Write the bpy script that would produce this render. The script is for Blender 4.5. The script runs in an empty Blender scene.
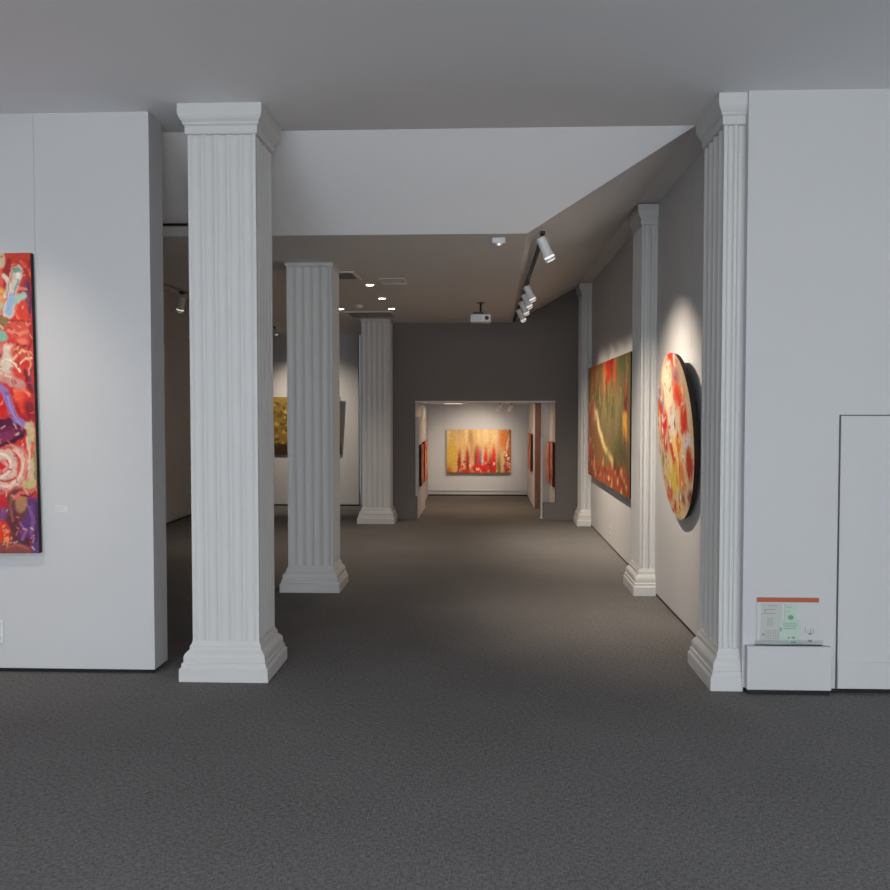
import bpy, bmesh, math, random
import numpy as np
from mathutils import Vector, Matrix, Euler

random.seed(4)
C = bpy.context.scene.collection
scene = bpy.context.scene

# ------------------------------------------------------------------ camera, world, light, exposure
cam_data = bpy.data.cameras.new('camera')
cam = bpy.data.objects.new('camera', cam_data)
C.objects.link(cam)
cam_data.sensor_width = 36
cam_data.lens = 906.2 / 890 * 36
cam.location = (0, 0, 1.7)
cam.rotation_euler = (math.pi / 2 - 0.0373, 0, 0.043)
cam_data.clip_end = 100
scene.camera = cam

world = bpy.data.worlds.new('world')
scene.world = world
world.use_nodes = True
world.node_tree.nodes['Background'].inputs[0].default_value = (0.75, 0.87, 1.0, 1)
world.node_tree.nodes['Background'].inputs[1].default_value = 1.2


def area(name, loc, rot, sx, sy, power, col):
    l = bpy.data.lights.new(name, 'AREA')
    l.shape = 'RECTANGLE'; l.size = sx; l.size_y = sy
    l.energy = power; l.color = col
    o = bpy.data.objects.new(name, l)
    o.location = loc; o.rotation_euler = rot
    C.objects.link(o)
    return o


# daylight coming in through the shop windows behind the camera
DAY = (0.89, 0.945, 1.0)
area('window_daylight', (-2.9, -9.85, 1.75), (math.pi / 2 + 0.48, 0, 0), 4.2, 2.7, 490, DAY)
area('window_daylight', (2.9, -9.85, 1.75), (math.pi / 2 + 0.48, 0, 0), 4.2, 2.7, 490, DAY)
# unseen overhead fill lights, added to brighten the front room's floor and ceiling
for px_ in (-2.6, 2.6):
    for py_ in (0.8, -4.0):
        area('overhead_fill', (px_, py_, 3.55), (0, 0, 0), 1.2, 1.2, 33, (0.92, 0.96, 1.0))

vs = scene.view_settings
vs.view_transform = 'Standard'
vs.look = 'None'
vs.gamma = 1
vs.use_curve_mapping = False
vs.exposure = 0.0

WARM = (1.0, 0.84, 0.68)
H1 = 3.594          # high ceiling
H2 = 3.08           # low ceiling
XR = 1.582          # long right wall
XL = -4.75          # far left wall
YB = 14.2           # wall with the wide opening
CR = 0.33           # crease where the low ceiling slopes up on the right
CL = -3.62


# ------------------------------------------------------------------ materials
def lin(c):
    return tuple((v / 255 / 12.92 if v / 255 <= 0.04045 else ((v / 255 + 0.055) / 1.055) ** 2.4) for v in c[:3])


def mat(name, col, rough=0.6, metal=0.0, noise=0.0, nscale=8.0, bump=0.0, bscale=200.0, emit=None, estr=0.0, spec=0.3):
    m = bpy.data.materials.new(name)
    m.use_nodes = True
    nt = m.node_tree
    b = nt.nodes['Principled BSDF']
    b.inputs['Roughness'].default_value = rough
    b.inputs['Metallic'].default_value = metal
    b.inputs['Specular IOR Level'].default_value = spec
    b.inputs['Base Color'].default_value = (*col, 1)
    if noise > 0:
        tc = nt.nodes.new('ShaderNodeTexCoord')
        n = nt.nodes.new('ShaderNodeTexNoise')
        n.inputs['Scale'].default_value = nscale
        n.inputs['Detail'].default_value = 6
        mx = nt.nodes.new('ShaderNodeMix'); mx.data_type = 'RGBA'
        mx.inputs[6].default_value = (*[c * (1 - noise) for c in col], 1)
        mx.inputs[7].default_value = (*[min(1, c * (1 + noise)) for c in col], 1)
        nt.links.new(tc.outputs['Object'], n.inputs['Vector'])
        nt.links.new(n.outputs['Fac'], mx.inputs[0])
        nt.links.new(mx.outputs[2], b.inputs['Base Color'])
    if bump > 0:
        tc = nt.nodes.new('ShaderNodeTexCoord')
        n = nt.nodes.new('ShaderNodeTexNoise')
        n.inputs['Scale'].default_value = bscale
        n.inputs['Detail'].default_value = 3
        bp = nt.nodes.new('ShaderNodeBump')
        bp.inputs['Strength'].default_value = bump
        bp.inputs['Distance'].default_value = 0.002
        nt.links.new(tc.outputs['Object'], n.inputs['Vector'])
        nt.links.new(n.outputs['Fac'], bp.inputs['Height'])
        nt.links.new(bp.outputs['Normal'], b.inputs['Normal'])
    if emit:
        b.inputs['Emission Color'].default_value = (*emit, 1)
        b.inputs['Emission Strength'].default_value = estr
    return m


M = {}
M['wall'] = mat('wall_paint', (0.585, 0.585, 0.59), 0.75, noise=0.02, nscale=1.5, bump=0.08, bscale=120)
M['ceiling'] = mat('ceiling_paint', (0.90, 0.905, 0.92), 0.85, noise=0.02, nscale=1.0)
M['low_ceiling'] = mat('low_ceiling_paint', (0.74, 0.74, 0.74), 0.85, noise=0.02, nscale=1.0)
M['plaster'] = mat('column_plaster', (0.62, 0.62, 0.61), 0.55, noise=0.02, nscale=3)
M['dark_wall'] = mat('dark_wall_paint', (0.185, 0.165, 0.152), 0.7, noise=0.03, nscale=2)
M['plinth'] = mat('black_plinth', (0.012, 0.013, 0.014), 0.5)
M['black'] = mat('black_metal', (0.015, 0.014, 0.014), 0.4)
M['white_metal'] = mat('white_enamel', (0.70, 0.70, 0.69), 0.35)
M['grey_metal'] = mat('grey_metal', (0.30, 0.30, 0.30), 0.4, metal=0.5)
M['seam'] = mat('seam_shadow_gap', (0.48, 0.48, 0.48), 0.8)
M['groove'] = mat('door_gap', (0.10, 0.105, 0.11), 0.8)
M['canvas_edge'] = mat('canvas_edge', (0.035, 0.022, 0.020), 0.8)
M['lamp'] = mat('lamp_glow', (1, 1, 1), 0.4, emit=(1.0, 0.86, 0.68), estr=14)
M['lens'] = mat('spot_lens_glow', (1, 1, 1), 0.4, emit=(1.0, 0.90, 0.78), estr=1.2)
M['tag'] = mat('paper_tag', (0.66, 0.66, 0.65), 0.8)
M['orange'] = mat('orange_header', lin((178, 92, 66)), 0.5)
M['ink'] = mat('grey_print', lin((140, 145, 145)), 0.8)
M['leaf_white'] = mat('pale_print', lin((188, 190, 184)), 0.8)
M['leaf_green'] = mat('pale_green_print', lin((186, 202, 190)), 0.8)
M['ink_green'] = mat('green_print', lin((112, 160, 134)), 0.8)
M['acrylic'] = mat('clear_acrylic', (0.9, 0.92, 0.92), 0.05)
_b = M['acrylic'].node_tree.nodes['Principled BSDF']
_b.inputs['Transmission Weight'].default_value = 1.0
_b.inputs['IOR'].default_value = 1.2

# carpet: woven grey loop pile
m = bpy.data.materials.new('carpet'); m.use_nodes = True
nt = m.node_tree; b = nt.nodes['Principled BSDF']
b.inputs['Roughness'].default_value = 0.95
b.inputs['Specular IOR Level'].default_value = 0.1
tc = nt.nodes.new('ShaderNodeTexCoord')


def carpet_noise(scale, sc, detail=2):
    mp = nt.nodes.new('ShaderNodeMapping'); mp.inputs['Scale'].default_value = sc
    nn = nt.nodes.new('ShaderNodeTexNoise'); nn.inputs['Scale'].default_value = scale; nn.inputs['Detail'].default_value = detail
    nt.links.new(tc.outputs['Object'], mp.inputs['Vector']); nt.links.new(mp.outputs[0], nn.inputs['Vector'])
    return nn.outputs['Fac']


def math_node(op, a, c):
    q = nt.nodes.new('ShaderNodeMath'); q.operation = op
    for i, v in enumerate((a, c)):
        if isinstance(v, (int, float)): q.inputs[i].default_value = v
        else: nt.links.new(v, q.inputs[i])
    return q.outputs[0]


n1 = carpet_noise(125, (1, 0.32, 1)); n2 = carpet_noise(125, (0.32, 1, 1)); n3 = carpet_noise(260, (1, 1, 1)); n4 = carpet_noise(1.2, (1, 1, 1), 4)
s = math_node('ADD', math_node('ADD', n1, n2), math_node('MULTIPLY', n3, 0.9))
s = math_node('ADD', s, math_node('MULTIPLY', n4, 0.25))
rp = nt.nodes.new('ShaderNodeValToRGB')
rp.color_ramp.elements[0].position = 0.36; rp.color_ramp.elements[0].color = (0.072, 0.070, 0.068, 1)
rp.color_ramp.elements[1].position = 0.64; rp.color_ramp.elements[1].color = (0.255, 0.249, 0.245, 1)
nt.links.new(math_node('DIVIDE', s, 3.15), rp.inputs[0])
nt.links.new(rp.outputs[0], b.inputs['Base Color'])
bp = nt.nodes.new('ShaderNodeBump'); bp.inputs['Strength'].default_value = 0.5; bp.inputs['Distance'].default_value = 0.004
nt.links.new(n3, bp.inputs['Height']); nt.links.new(bp.outputs[0], b.inputs['Normal'])
M['carpet'] = m


def paint_material(name):
    m = bpy.data.materials.new(name); m.use_nodes = True
    nt = m.node_tree; b = nt.nodes['Principled BSDF']
    b.inputs['Roughness'].default_value = 0.5
    b.inputs['Specular IOR Level'].default_value = 0.25
    at = nt.nodes.new('ShaderNodeAttribute'); at.attribute_name = 'Paint'
    nz = nt.nodes.new('ShaderNodeTexNoise'); nz.inputs['Scale'].default_value = 26; nz.inputs['Detail'].default_value = 5
    tc = nt.nodes.new('ShaderNodeTexCoord'); nt.links.new(tc.outputs['Object'], nz.inputs['Vector'])
    hs = nt.nodes.new('ShaderNodeHueSaturation')
    mr = nt.nodes.new('ShaderNodeMapRange')
    mr.inputs[1].default_value = 0.3; mr.inputs[2].default_value = 0.7; mr.inputs[3].default_value = 0.86; mr.inputs[4].default_value = 1.12
    nt.links.new(nz.outputs['Fac'], mr.inputs[0]); nt.links.new(mr.outputs[0], hs.inputs['Value'])
    nt.links.new(at.outputs['Color'], hs.inputs['Color']); nt.links.new(hs.outputs[0], b.inputs['Base Color'])
    bp = nt.nodes.new('ShaderNodeBump'); bp.inputs['Strength'].default_value = 0.3; bp.inputs['Distance'].default_value = 0.003
    nt.links.new(nz.outputs['Fac'], bp.inputs['Height']); nt.links.new(bp.outputs[0], b.inputs['Normal'])
    return m


M['paint'] = paint_material('oil_paint')


# ------------------------------------------------------------------ mesh helpers
def bm_new():
    return bmesh.new()


def box(bm, x0, x1, y0, y1, z0, z1):
    vs_ = [bm.verts.new(p) for p in ((x0, y0, z0), (x1, y0, z0), (x1, y1, z0), (x0, y1, z0), (x0, y0, z1), (x1, y0, z1), (x1, y1, z1), (x0, y1, z1))]
    for f in ((0, 3, 2, 1), (4, 5, 6, 7), (0, 1, 5, 4), (1, 2, 6, 5), (2, 3, 7, 6), (3, 0, 4, 7)):
        bm.faces.new([vs_[i] for i in f])
    return vs_


def prism(bm, pts, vec):
    a = [bm.verts.new(p) for p in pts]
    c = [bm.verts.new(Vector(p) + Vector(vec)) for p in pts]
    n = len(pts)
    bm.faces.new(a); bm.faces.new(c[::-1])
    for i in range(n):
        bm.faces.new((a[i], a[(i + 1) % n], c[(i + 1) % n], c[i]))


def tube(bm, p0, p1, r0, r1=None, n=20, caps=True):
    r1 = r0 if r1 is None else r1
    p0 = Vector(p0); p1 = Vector(p1)
    q = (p1 - p0).to_track_quat('Z', 'Y')
    ra = [bm.verts.new(p0 + q @ Vector((r0 * math.cos(2 * math.pi * i / n), r0 * math.sin(2 * math.pi * i / n), 0))) for i in range(n)]
    rb = [bm.verts.new(p1 + q @ Vector((r1 * math.cos(2 * math.pi * i / n), r1 * math.sin(2 * math.pi * i / n), 0))) for i in range(n)]
    for i in range(n):
        bm.faces.new((ra[i], ra[(i + 1) % n], rb[(i + 1) % n], rb[i]))
    if caps:
        bm.faces.new(ra[::-1]); bm.faces.new(rb)


def lathe(bm, prof, n=28):
    """prof: (radius, z) pairs along the local z axis"""
    rings = []
    for r, z in prof:
        rings.append([bm.verts.new((r * math.cos(2 * math.pi * i / n), r * math.sin(2 * math.pi * i / n), z)) for i in range(n)])
    for k in range(len(rings) - 1):
        for i in range(n):
            bm.faces.new((rings[k][i], rings[k][(i + 1) % n], rings[k + 1][(i + 1) % n], rings[k + 1][i]))
    bm.faces.new(rings[0][::-1]); bm.faces.new(rings[-1])


def obj(name, bm, material, parent=None, smooth=False, bevel=0.0, kind=None):
    bmesh.ops.recalc_face_normals(bm, faces=bm.faces[:])
    me = bpy.data.meshes.new(name)
    bm.to_mesh(me); bm.free()
    me.materials.append(material)
    if smooth:
        me.shade_smooth()
        me.set_sharp_from_angle(angle=math.radians(35))
    o = bpy.data.objects.new(name, me)
    C.objects.link(o)
    if bevel > 0:
        md = o.modifiers.new('bevel', 'BEVEL'); md.width = bevel; md.segments = 2; md.limit_method = 'ANGLE'
    if parent is not None:
        o.parent = parent
    if kind:
        o['kind'] = kind
    return o


def struct(name, bm, material, parent=None, **k):
    return obj(name, bm, material, parent, kind=None if parent else 'structure', **k)


def tag(o, label, cat, group=None):
    o['label'] = label; o['category'] = cat
    if group: o['group'] = group
    return o


def thing(name, label, cat, loc=(0, 0, 0), rot=(0, 0, 0), group=None):
    o = bpy.data.objects.new(name, None)
    o.empty_display_size = 0.1
    C.objects.link(o)
    o.location = loc; o.rotation_euler = rot
    return tag(o, label, cat, group)


def children_of(o):
    return [c for c in bpy.data.objects if c.parent is o]


def dup(root, loc, rot=None, label=None):
    r = root.copy(); C.objects.link(r); r.location = loc
    if rot is not None: r.rotation_euler = rot
    if label: r['label'] = label
    for ch in children_of(root):
        c = ch.copy(); C.objects.link(c); c.parent = r
        for g in children_of(ch):
            d = g.copy(); C.objects.link(d); d.parent = c
    return r


# ------------------------------------------------------------------ the setting
bm = bm_new(); box(bm, -5.6, 5.6, -10.2, 18.6, -0.12, 0); struct('floor', bm, M['carpet'])

bm = bm_new(); box(bm, -5.6, 5.6, -10.2, 6.15, H1, H1 + 0.12)
struct('ceiling', bm, M['ceiling'])
# sloping panel that drops from the high ceiling to the low one; its right end is cut by the rising soffit
YP0, YP1 = 6.15, 7.12
bm = bm_new()
pts = [(XL + 0.18, YP0, H1), (1.40, YP0, H1), (CR, YP1, H2), (CL, YP1, H2)]
vv = [bm.verts.new(p) for p in pts]; vt = [bm.verts.new((p[0], p[1], p[2] + 0.08)) for p in pts]
bm.faces.new(vv); bm.faces.new(vt[::-1])
for i in range(4): bm.faces.new((vv[i], vv[(i + 1) % 4], vt[(i + 1) % 4], vt[i]))
struct('ceiling_slope', bm, M['ceiling'])
# low ceiling and the soffits rising to both long walls
bm = bm_new()
prism(bm, [(CL, YP1, H2), (CR, YP1, H2), (CR + 0.12, 16.5, H2), (CL, 16.5, H2)], (0, 0, 0.08))
struct('ceiling_low', bm, M['low_ceiling'])
for side, xw, xe, xc, xb in (('right', XR, 1.40, CR, CR + 0.12), ('left', XL, XL + 0.18, CL, CL)):
    bm = bm_new()
    for low in ([(xe, YP0, H1), (xc, YP1, H2), (xb, 16.5, H2), (xe, 16.5, H1)], [(xw, YP0, H1), (xe, YP0, H1), (xe, 16.5, H1), (xw, 16.5, H1)]):
        a = [bm.verts.new(p) for p in low]; c = [bm.verts.new((p[0], p[1], p[2] + 0.08)) for p in low]
        bm.faces.new(a); bm.faces.new(c[::-1])
        for i in range(4): bm.faces.new((a[i], a[(i + 1) % 4], c[(i + 1) % 4], c[i]))
    struct('ceiling_soffit_' + side, bm, M['low_ceiling'])

PL = 0.028   # height of the black recessed plinth


def wall(name, x0, x1, y0, y1, z1, material, plinth=True, inset=0.008, side=None):
    bm = bm_new(); box(bm, x0, x1, y0, y1, PL if plinth else 0, z1)
    w = struct(name, bm, material)
    if plinth:
        bm = bm_new(); box(bm, x0 + inset, x1 - inset, y0 + inset, y1 - inset, 0, PL)
        struct('baseboard_' + name.replace('wall_', ''), bm, M['plinth'])
    return w


wall('wall_front_left', -5.6, -2.126, 5.722, 5.959, H1, M['wall'], inset=0.02)
wall('wall_right', XR, XR + 0.2, 5.70, YB + 0.1, H1, M['wall'])
wall('wall_front_right', 1.563, 5.6, 5.505, 5.70, H1, M['wall'])
wall('wall_far_left', XL - 0.15, XL, 5.96, 16.4, H1, M['wall'])
wall('wall_left_back', XL, -2.24, 16.12, 16.3, H1, M['wall'])
wall('wall_recess', -2.24, -1.5, 16.32, 16.45, H1, M['wall'], plinth=False)
wall('wall_side_left', -5.75, -5.6, -10.2, 5.96, H1, M['wall'])
wall('wall_side_right', 5.6, 5.75, -10.2, 5.70, H1, M['wall'])

# back wall with the wide low opening
OX0, OX1, OZ = -1.085, 1.12, 1.862
bm = bm_new()
box(bm, -1.72, OX0, YB, YB + 0.12, 0, H1)
box(bm, OX0, OX1, YB, YB + 0.12, OZ, H1)
box(bm, OX1, XR, YB, YB + 0.12, 0, H1)
struct('wall_back', bm, M['dark_wall'])
bm = bm_new(); box(bm, -1.72, -1.055, YB - 0.02, YB + 0.13, 0, 0.355); box(bm, -1.72, -1.055, YB - 0.026, YB, 0.34, 0.362)
struct('baseboard_back_left', bm, M['dark_wall'])
bm = bm_new(); box(bm, 0.925, XR, YB - 0.03, YB + 0.13, 0, 0.262)
struct('baseboard_back_right', bm, M['dark_wall'])
bm = bm_new(); box(bm, OX0 - 0.075, OX0 - 0.004, YB - 0.012, YB + 0.0, 0.362, OZ + 0.06); box(bm, OX1 + 0.004, OX1 + 0.08, YB - 0.012, YB + 0.0, 0.262, OZ + 0.06)
struct('trim_1', bm, M['dark_wall'])
bm = bm_new()
for xx in (-1.40, -1.27): box(bm, xx, xx + 0.012, YB - 0.008, YB, 0.362, H2)
struct('trim_2', bm, M['dark_wall'])
# side of the recess left of the back wall
bm = bm_new(); box(bm, -1.72, -1.60, YB + 0.12, 16.4, 0, H1); struct('wall_recess_side', bm, M['dark_wall'])

# far room behind the opening
FZ = 1.845
bm = bm_new(); box(bm, -1.6, 2.0, YB + 0.12, 18.4, FZ, FZ + 0.08); struct('ceiling_far_room', bm, M['ceiling'])
bm = bm_new(); box(bm, -1.6, 2.0, 18.17, 18.35, 0.03, FZ)
w = struct('wall_far', bm, M['wall'])
bm = bm_new(); box(bm, -1.6, 2.0, 18.15, 18.35, 0, 0.028); struct('baseboard_far', bm, M['plinth'])
bm = bm_new(); box(bm, -1.6, -1.12, YB + 0.12, 18.17, 0, FZ); struct('wall_far_room_left', bm, M['wall'])
bm = bm_new(); box(bm, 1.135, 1.5, YB + 0.13, 18.17, 0, FZ); struct('wall_far_room_right', bm, M['wall'])
bm = bm_new(); box(bm, -1.6, 1.12, 18.145, 18.17, 0.10, 0.11); struct('trim_3', bm, M['seam'])
# seams between wall boards
bm = bm_new(); box(bm, -2.873, -2.868, 5.7205, 5.722, 2.72, H1)
struct('trim_4', bm, M['seam'])
bm = bm_new()
box(bm, XR - 0.0012, XR, 7.02, 7.025, 2.19, H1); box(bm, XR - 0.0012, XR, 11.6, 11.605, 2.35, H1)
struct('trim_5', bm, M['seam'])
bm = bm_new()
for xx in (-0.80, 0.43): box(bm, xx, xx + 0.004, 18.166, 18.17, 0.03, FZ)
struct('trim_6', bm, M['seam'])

# rear wall behind the camera with two tall shop windows
bm = bm_new()
box(bm, -5.6, -5.1, -10.2, -10.0, 0, H1); box(bm, -0.7, 0.7, -10.2, -10.0, 0, H1); box(bm, 5.1, 5.6, -10.2, -10.0, 0, H1)
for xa, xb in ((-5.1, -0.7), (0.7, 5.1)):
    box(bm, xa, xb, -10.2, -10.0, 0, 0.35); box(bm, xa, xb, -10.2, -10.0, 3.15, H1)
struct('wall_rear', bm, M['wall'])
for k, (xa, xb) in enumerate(((-5.1, -0.7), (0.7, 5.1))):
    bm = bm_new()
    box(bm, xa, xa + 0.06, -10.15, -10.05, 0.35, 3.15); box(bm, xb - 0.06, xb, -10.15, -10.05, 0.35, 3.15)
    box(bm, (xa + xb) / 2 - 0.03, (xa + xb) / 2 + 0.03, -10.15, -10.05, 0.35, 3.15)
    box(bm, xa, xb, -10.15, -10.05, 0.35, 0.41); box(bm, xa, xb, -10.15, -10.05, 3.09, 3.15)
    struct('window_%d' % (k + 1), bm, M['white_metal'])

# flush white door in the right front wall, with its gap
bm = bm_new()
box(bm, 2.118, 2.126, 5.500, 5.5055, PL, 1.672)
box(bm, 2.118, 3.05, 5.500, 5.5055, 1.672, 1.679)
struct('trim_7', bm, M['groove'])
bm = bm_new(); box(bm, 2.126, 3.05, 5.494, 5.5055, 0.035, 1.672)
door = struct('door_1', bm, M['wall'])
bm = bm_new(); box(bm, 2.126, 3.05, 5.486, 5.494, 0.035, 0.195)
obj('kick_plate', bm, M['wall'], door)


# ------------------------------------------------------------------ fluted columns and pilasters
def section(x0, x1, y0, y1, skip_east=False, px_=0.083, py_=0.083, depth=0.0105):
    pts = []

    def face(a, c, nrm, pitch, flutes=True):
        a = Vector(a); c = Vector(c); nrm = Vector(nrm); L = (c - a).length; d = (c - a) / L
        n = max(1, int(round((L - 0.025) / pitch)))
        pts.append(a)
        if flutes:
            p = (L - 0.025) / n
            for k in range(n):
                s0 = 0.0125 + k * p + 0.008; s1 = 0.0125 + (k + 1) * p - 0.008
                for q in range(9):
                    t = q / 8
                    dep = depth * math.sin(math.pi * t) ** 0.75 if 0 < t < 1 else 0
                    pts.append(a + d * (s0 + (s1 - s0) * t) - nrm * dep)
    face((x0, y0), (x1, y0), (0, -1), px_)
    face((x1, y0), (x1, y1), (1, 0), py_, not skip_east)
    face((x1, y1), (x0, y1), (0, 1), px_)
    face((x0, y1), (x0, y0), (-1, 0), py_)
    return pts


def shaft(x0, x1, y0, y1, z0, z1, parent, east_flat=False, **k):
    bm = bm_new()
    p = section(x0, x1, y0, y1, east_flat, **k)
    prism(bm, [(q.x, q.y, z0) for q in p], (0, 0, z1 - z0))
    return obj('shaft', bm, M['plaster'], parent)


def mould(name, rect, prof, parent, wall_east=False):
    """rect: shaft rectangle; prof: (offset, z) from one end to the other, mitred round the rectangle"""
    x0, x1, y0, y1 = rect
    bm = bm_new(); rings = []
    for off, z in prof:
        e = 0 if wall_east else off
        rings.append([bm.verts.new(p) for p in ((x0 - off, y0 - off, z), (x1 + e, y0 - off, z), (x1 + e, y1 + off, z), (x0 - off, y1 + off, z))])
    for k in range(len(rings) - 1):
        for i in range(4):
            bm.faces.new((rings[k][i], rings[k][(i + 1) % 4], rings[k + 1][(i + 1) % 4], rings[k + 1][i]))
    bm.faces.new(rings[0][::-1]); bm.faces.new(rings[-1])
    return obj(name, bm, M['plaster'], parent)


BASE = [(0.06, 0), (0.06, 0.078), (0.057, 0.083), (0.051, 0.088), (0.049, 0.094), (0.049, 0.112), (0.046, 0.116), (0.040, 0.118), (0.040, 0.150), (0.038, 0.160),
        (0.032, 0.172), (0.022, 0.184), (0.015, 0.192), (0.013, 0.200), (0.013, 0.214), (0.009, 0.220), (0.003, 0.232), (0.0005, 0.246)]
CAP = [(0.042, 0), (0.0435, -0.02), (0.0435, -0.052), (0.040, -0.072), (0.033, -0.090), (0.024, -0.104), (0.0215, -0.108), (0.0215, -0.120), (0.016, -0.124), (0.012, -0.130),
       (0.012, -0.172), (0.008, -0.177), (0.001, -0.180)]
INS = 0.06
CX1, CX0 = -1.352 - INS, -1.352 - 0.56 + INS
cols = [
    ('fluted white square column with full moulded capital, nearest column on the left', 5.56, H1, True),
    ('fluted grey-white square column without capital, second back in the left row', 8.368, H2, False),
    ('smallest, warm-lit fluted square column at the far end of the left row', 13.55, H2, False)]
for lab, y, zt, cap in cols:
    cy = y + 0.28
    t = thing('fluted_column', lab, 'column', (-1.631, cy, 0), group='square fluted columns on the left')
    h = 0.213
    mould('base', (-h, h, -h, h), [(o * 1.15, z) for o, z in BASE], t)
    shaft(-h, h, -h, h, 0.24, zt - (0.17 if cap else 0.03), t)
    if cap:
        mould('capital', (-h, h, -h, h), [(o * 1.15, zt + z) for o, z in CAP], t)
    else:
        mould('capital', (-h, h, -h, h), [(0.012, zt), (0.012, zt - 0.022), (0.006, zt - 0.03), (0.0, zt - 0.034)], t)

pils = [
    ('fluted white pilaster at the near end of the right wall, beside the blank front wall', 5.513, H1, 1.553),
    ('fluted grey pilaster between the round painting and the large rectangular painting', 8.35, 3.580, XR),
    ('small dim fluted pilaster in the far right corner by the dark back wall', 13.40, 3.580, XR)]
for lab, y, zt, xe in pils:
    t = thing('fluted_pilaster', lab, 'pilaster', (1.378 + INS, y + INS, 0), group='fluted pilasters along the right wall')
    w_, l_ = XR - 0.001 - (1.378 + INS), 0.62 - 2 * INS
    mould('base', (0, w_, 0, l_), BASE, t, wall_east=True)
    shaft(0, w_, 0, l_, 0.24, zt - 0.17, t, east_flat=True, px_=0.05, py_=0.115, depth=0.018)
    mould('capital', (0, w_, 0, l_), [(o, zt + z) for o, z in CAP], t, wall_east=True)


# ------------------------------------------------------------------ paintings
def smooth(a, e0, e1):
    t = np.clip((a - e0) / (e1 - e0 + 1e-9), 0, 1)
    return t * t * (3 - 2 * t)


def warp(x, y, amp, freq, seed=0.0):
    w1 = np.sin(x * freq * 1.3 + 2.1 * np.sin(y * freq * 0.9 + seed)) + 0.6 * np.sin(y * freq * 2.7 + 1.7 * np.sin(x * freq * 2.1 + seed * 2))
    w2 = np.cos(y * freq * 1.1 + 1.9 * np.sin(x * freq * 1.2 + seed + 1)) + 0.6 * np.sin(x * freq * 2.9 + 1.5 * np.sin(y * freq * 1.8 + seed * 3))
    return x + amp * w1 * 0.6, y + amp * w2 * 0.6


def rasterise(x, y, base, shapes):
    """x,y arrays in the artwork's own units; shapes painted in order"""
    col = np.zeros(x.shape + (3,)); col[:] = lin(base)
    for s in shapes:
        kind, soft, c = s[0], s[1], np.array(lin(s[2]))
        if kind == 'e':
            cx, cy, rx, ry, rot = s[3]
            dx, dy = x - cx, y - cy
            u = (dx * math.cos(rot) + dy * math.sin(rot)) / rx; v = (-dx * math.sin(rot) + dy * math.cos(rot)) / ry
            d = (np.sqrt(u * u + v * v) - 1) * min(rx, ry)
        elif kind == 'c':
            pl, r = s[3], s[4]
            d = np.full(x.shape, 1e9)
            for (ax, ay), (bx, by) in zip(pl[:-1], pl[1:]):
                vx, vy = bx - ax, by - ay
                t = np.clip(((x - ax) * vx + (y - ay) * vy) / (vx * vx + vy * vy + 1e-9), 0, 1)
                d = np.minimum(d, np.hypot(x - ax - vx * t, y - ay - vy * t))
            d = d - r
        elif kind == 'r':
            x0, x1, y0, y1 = s[3]
            d = np.maximum(np.maximum(x0 - x, x - x1), np.maximum(y0 - y, y - y1))
        a = (1 - smooth(d, -soft, soft))[..., None]
        col = col * (1 - a) + c * a
    return col


def canvas_mesh(name, P, colours, parent, keep=None):
    """P: (ny,nx,3) grid of points"""
    ny, nx = P.shape[:2]
    me = bpy.data.meshes.new(name)
    idx = np.arange(ny * nx).reshape(ny, nx)
    q = np.stack([idx[:-1, :-1], idx[1:, :-1], idx[1:, 1:], idx[:-1, 1:]], -1).reshape(-1, 4)
    me.from_pydata([tuple(v) for v in P.reshape(-1, 3)], [], [tuple(int(i) for i in f) for f in q])
    ca = me.color_attributes.new('Paint', 'FLOAT_COLOR', 'POINT')
    rgba = np.ones((ny * nx, 4), dtype=np.float32); rgba[:, :3] = np.clip(colours.reshape(-1, 3), 0, 1)
    ca.data.foreach_set('color', rgba.ravel())
    me.materials.append(M['paint'])
    me.update()
    o = bpy.data.objects.new(name, me); C.objects.link(o); o.parent = parent
    return o


def flat_painting(root, w, h, thick, base, shapes, nx, ny, ux, uy, wa=0.0, wf=1.0, seed=0.0, skew=0.0, gain=1.0):
    """local frame: x right across the picture, y out of the back (wall), z up; front at y=-thick. ux/uy scale local to art units"""
    X, Z = np.meshgrid(np.linspace(0, w, nx), np.linspace(h, 0, ny))
    ax, ay = ux(X) + skew * (h - Z) / h, uy(h - Z)
    bx_, by_ = warp(ax, ay, wa, wf, seed)
    col = rasterise(bx_, by_, base, shapes) * gain
    P = np.stack([X, np.full_like(X, -thick - 0.0012), Z], -1)
    canvas_mesh('canvas', P, col, root)
    bm = bm_new(); box(bm, 0, w, -thick, 0, 0, h)
    obj('stretcher_edge', bm, M['canvas_edge'], root)


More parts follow.
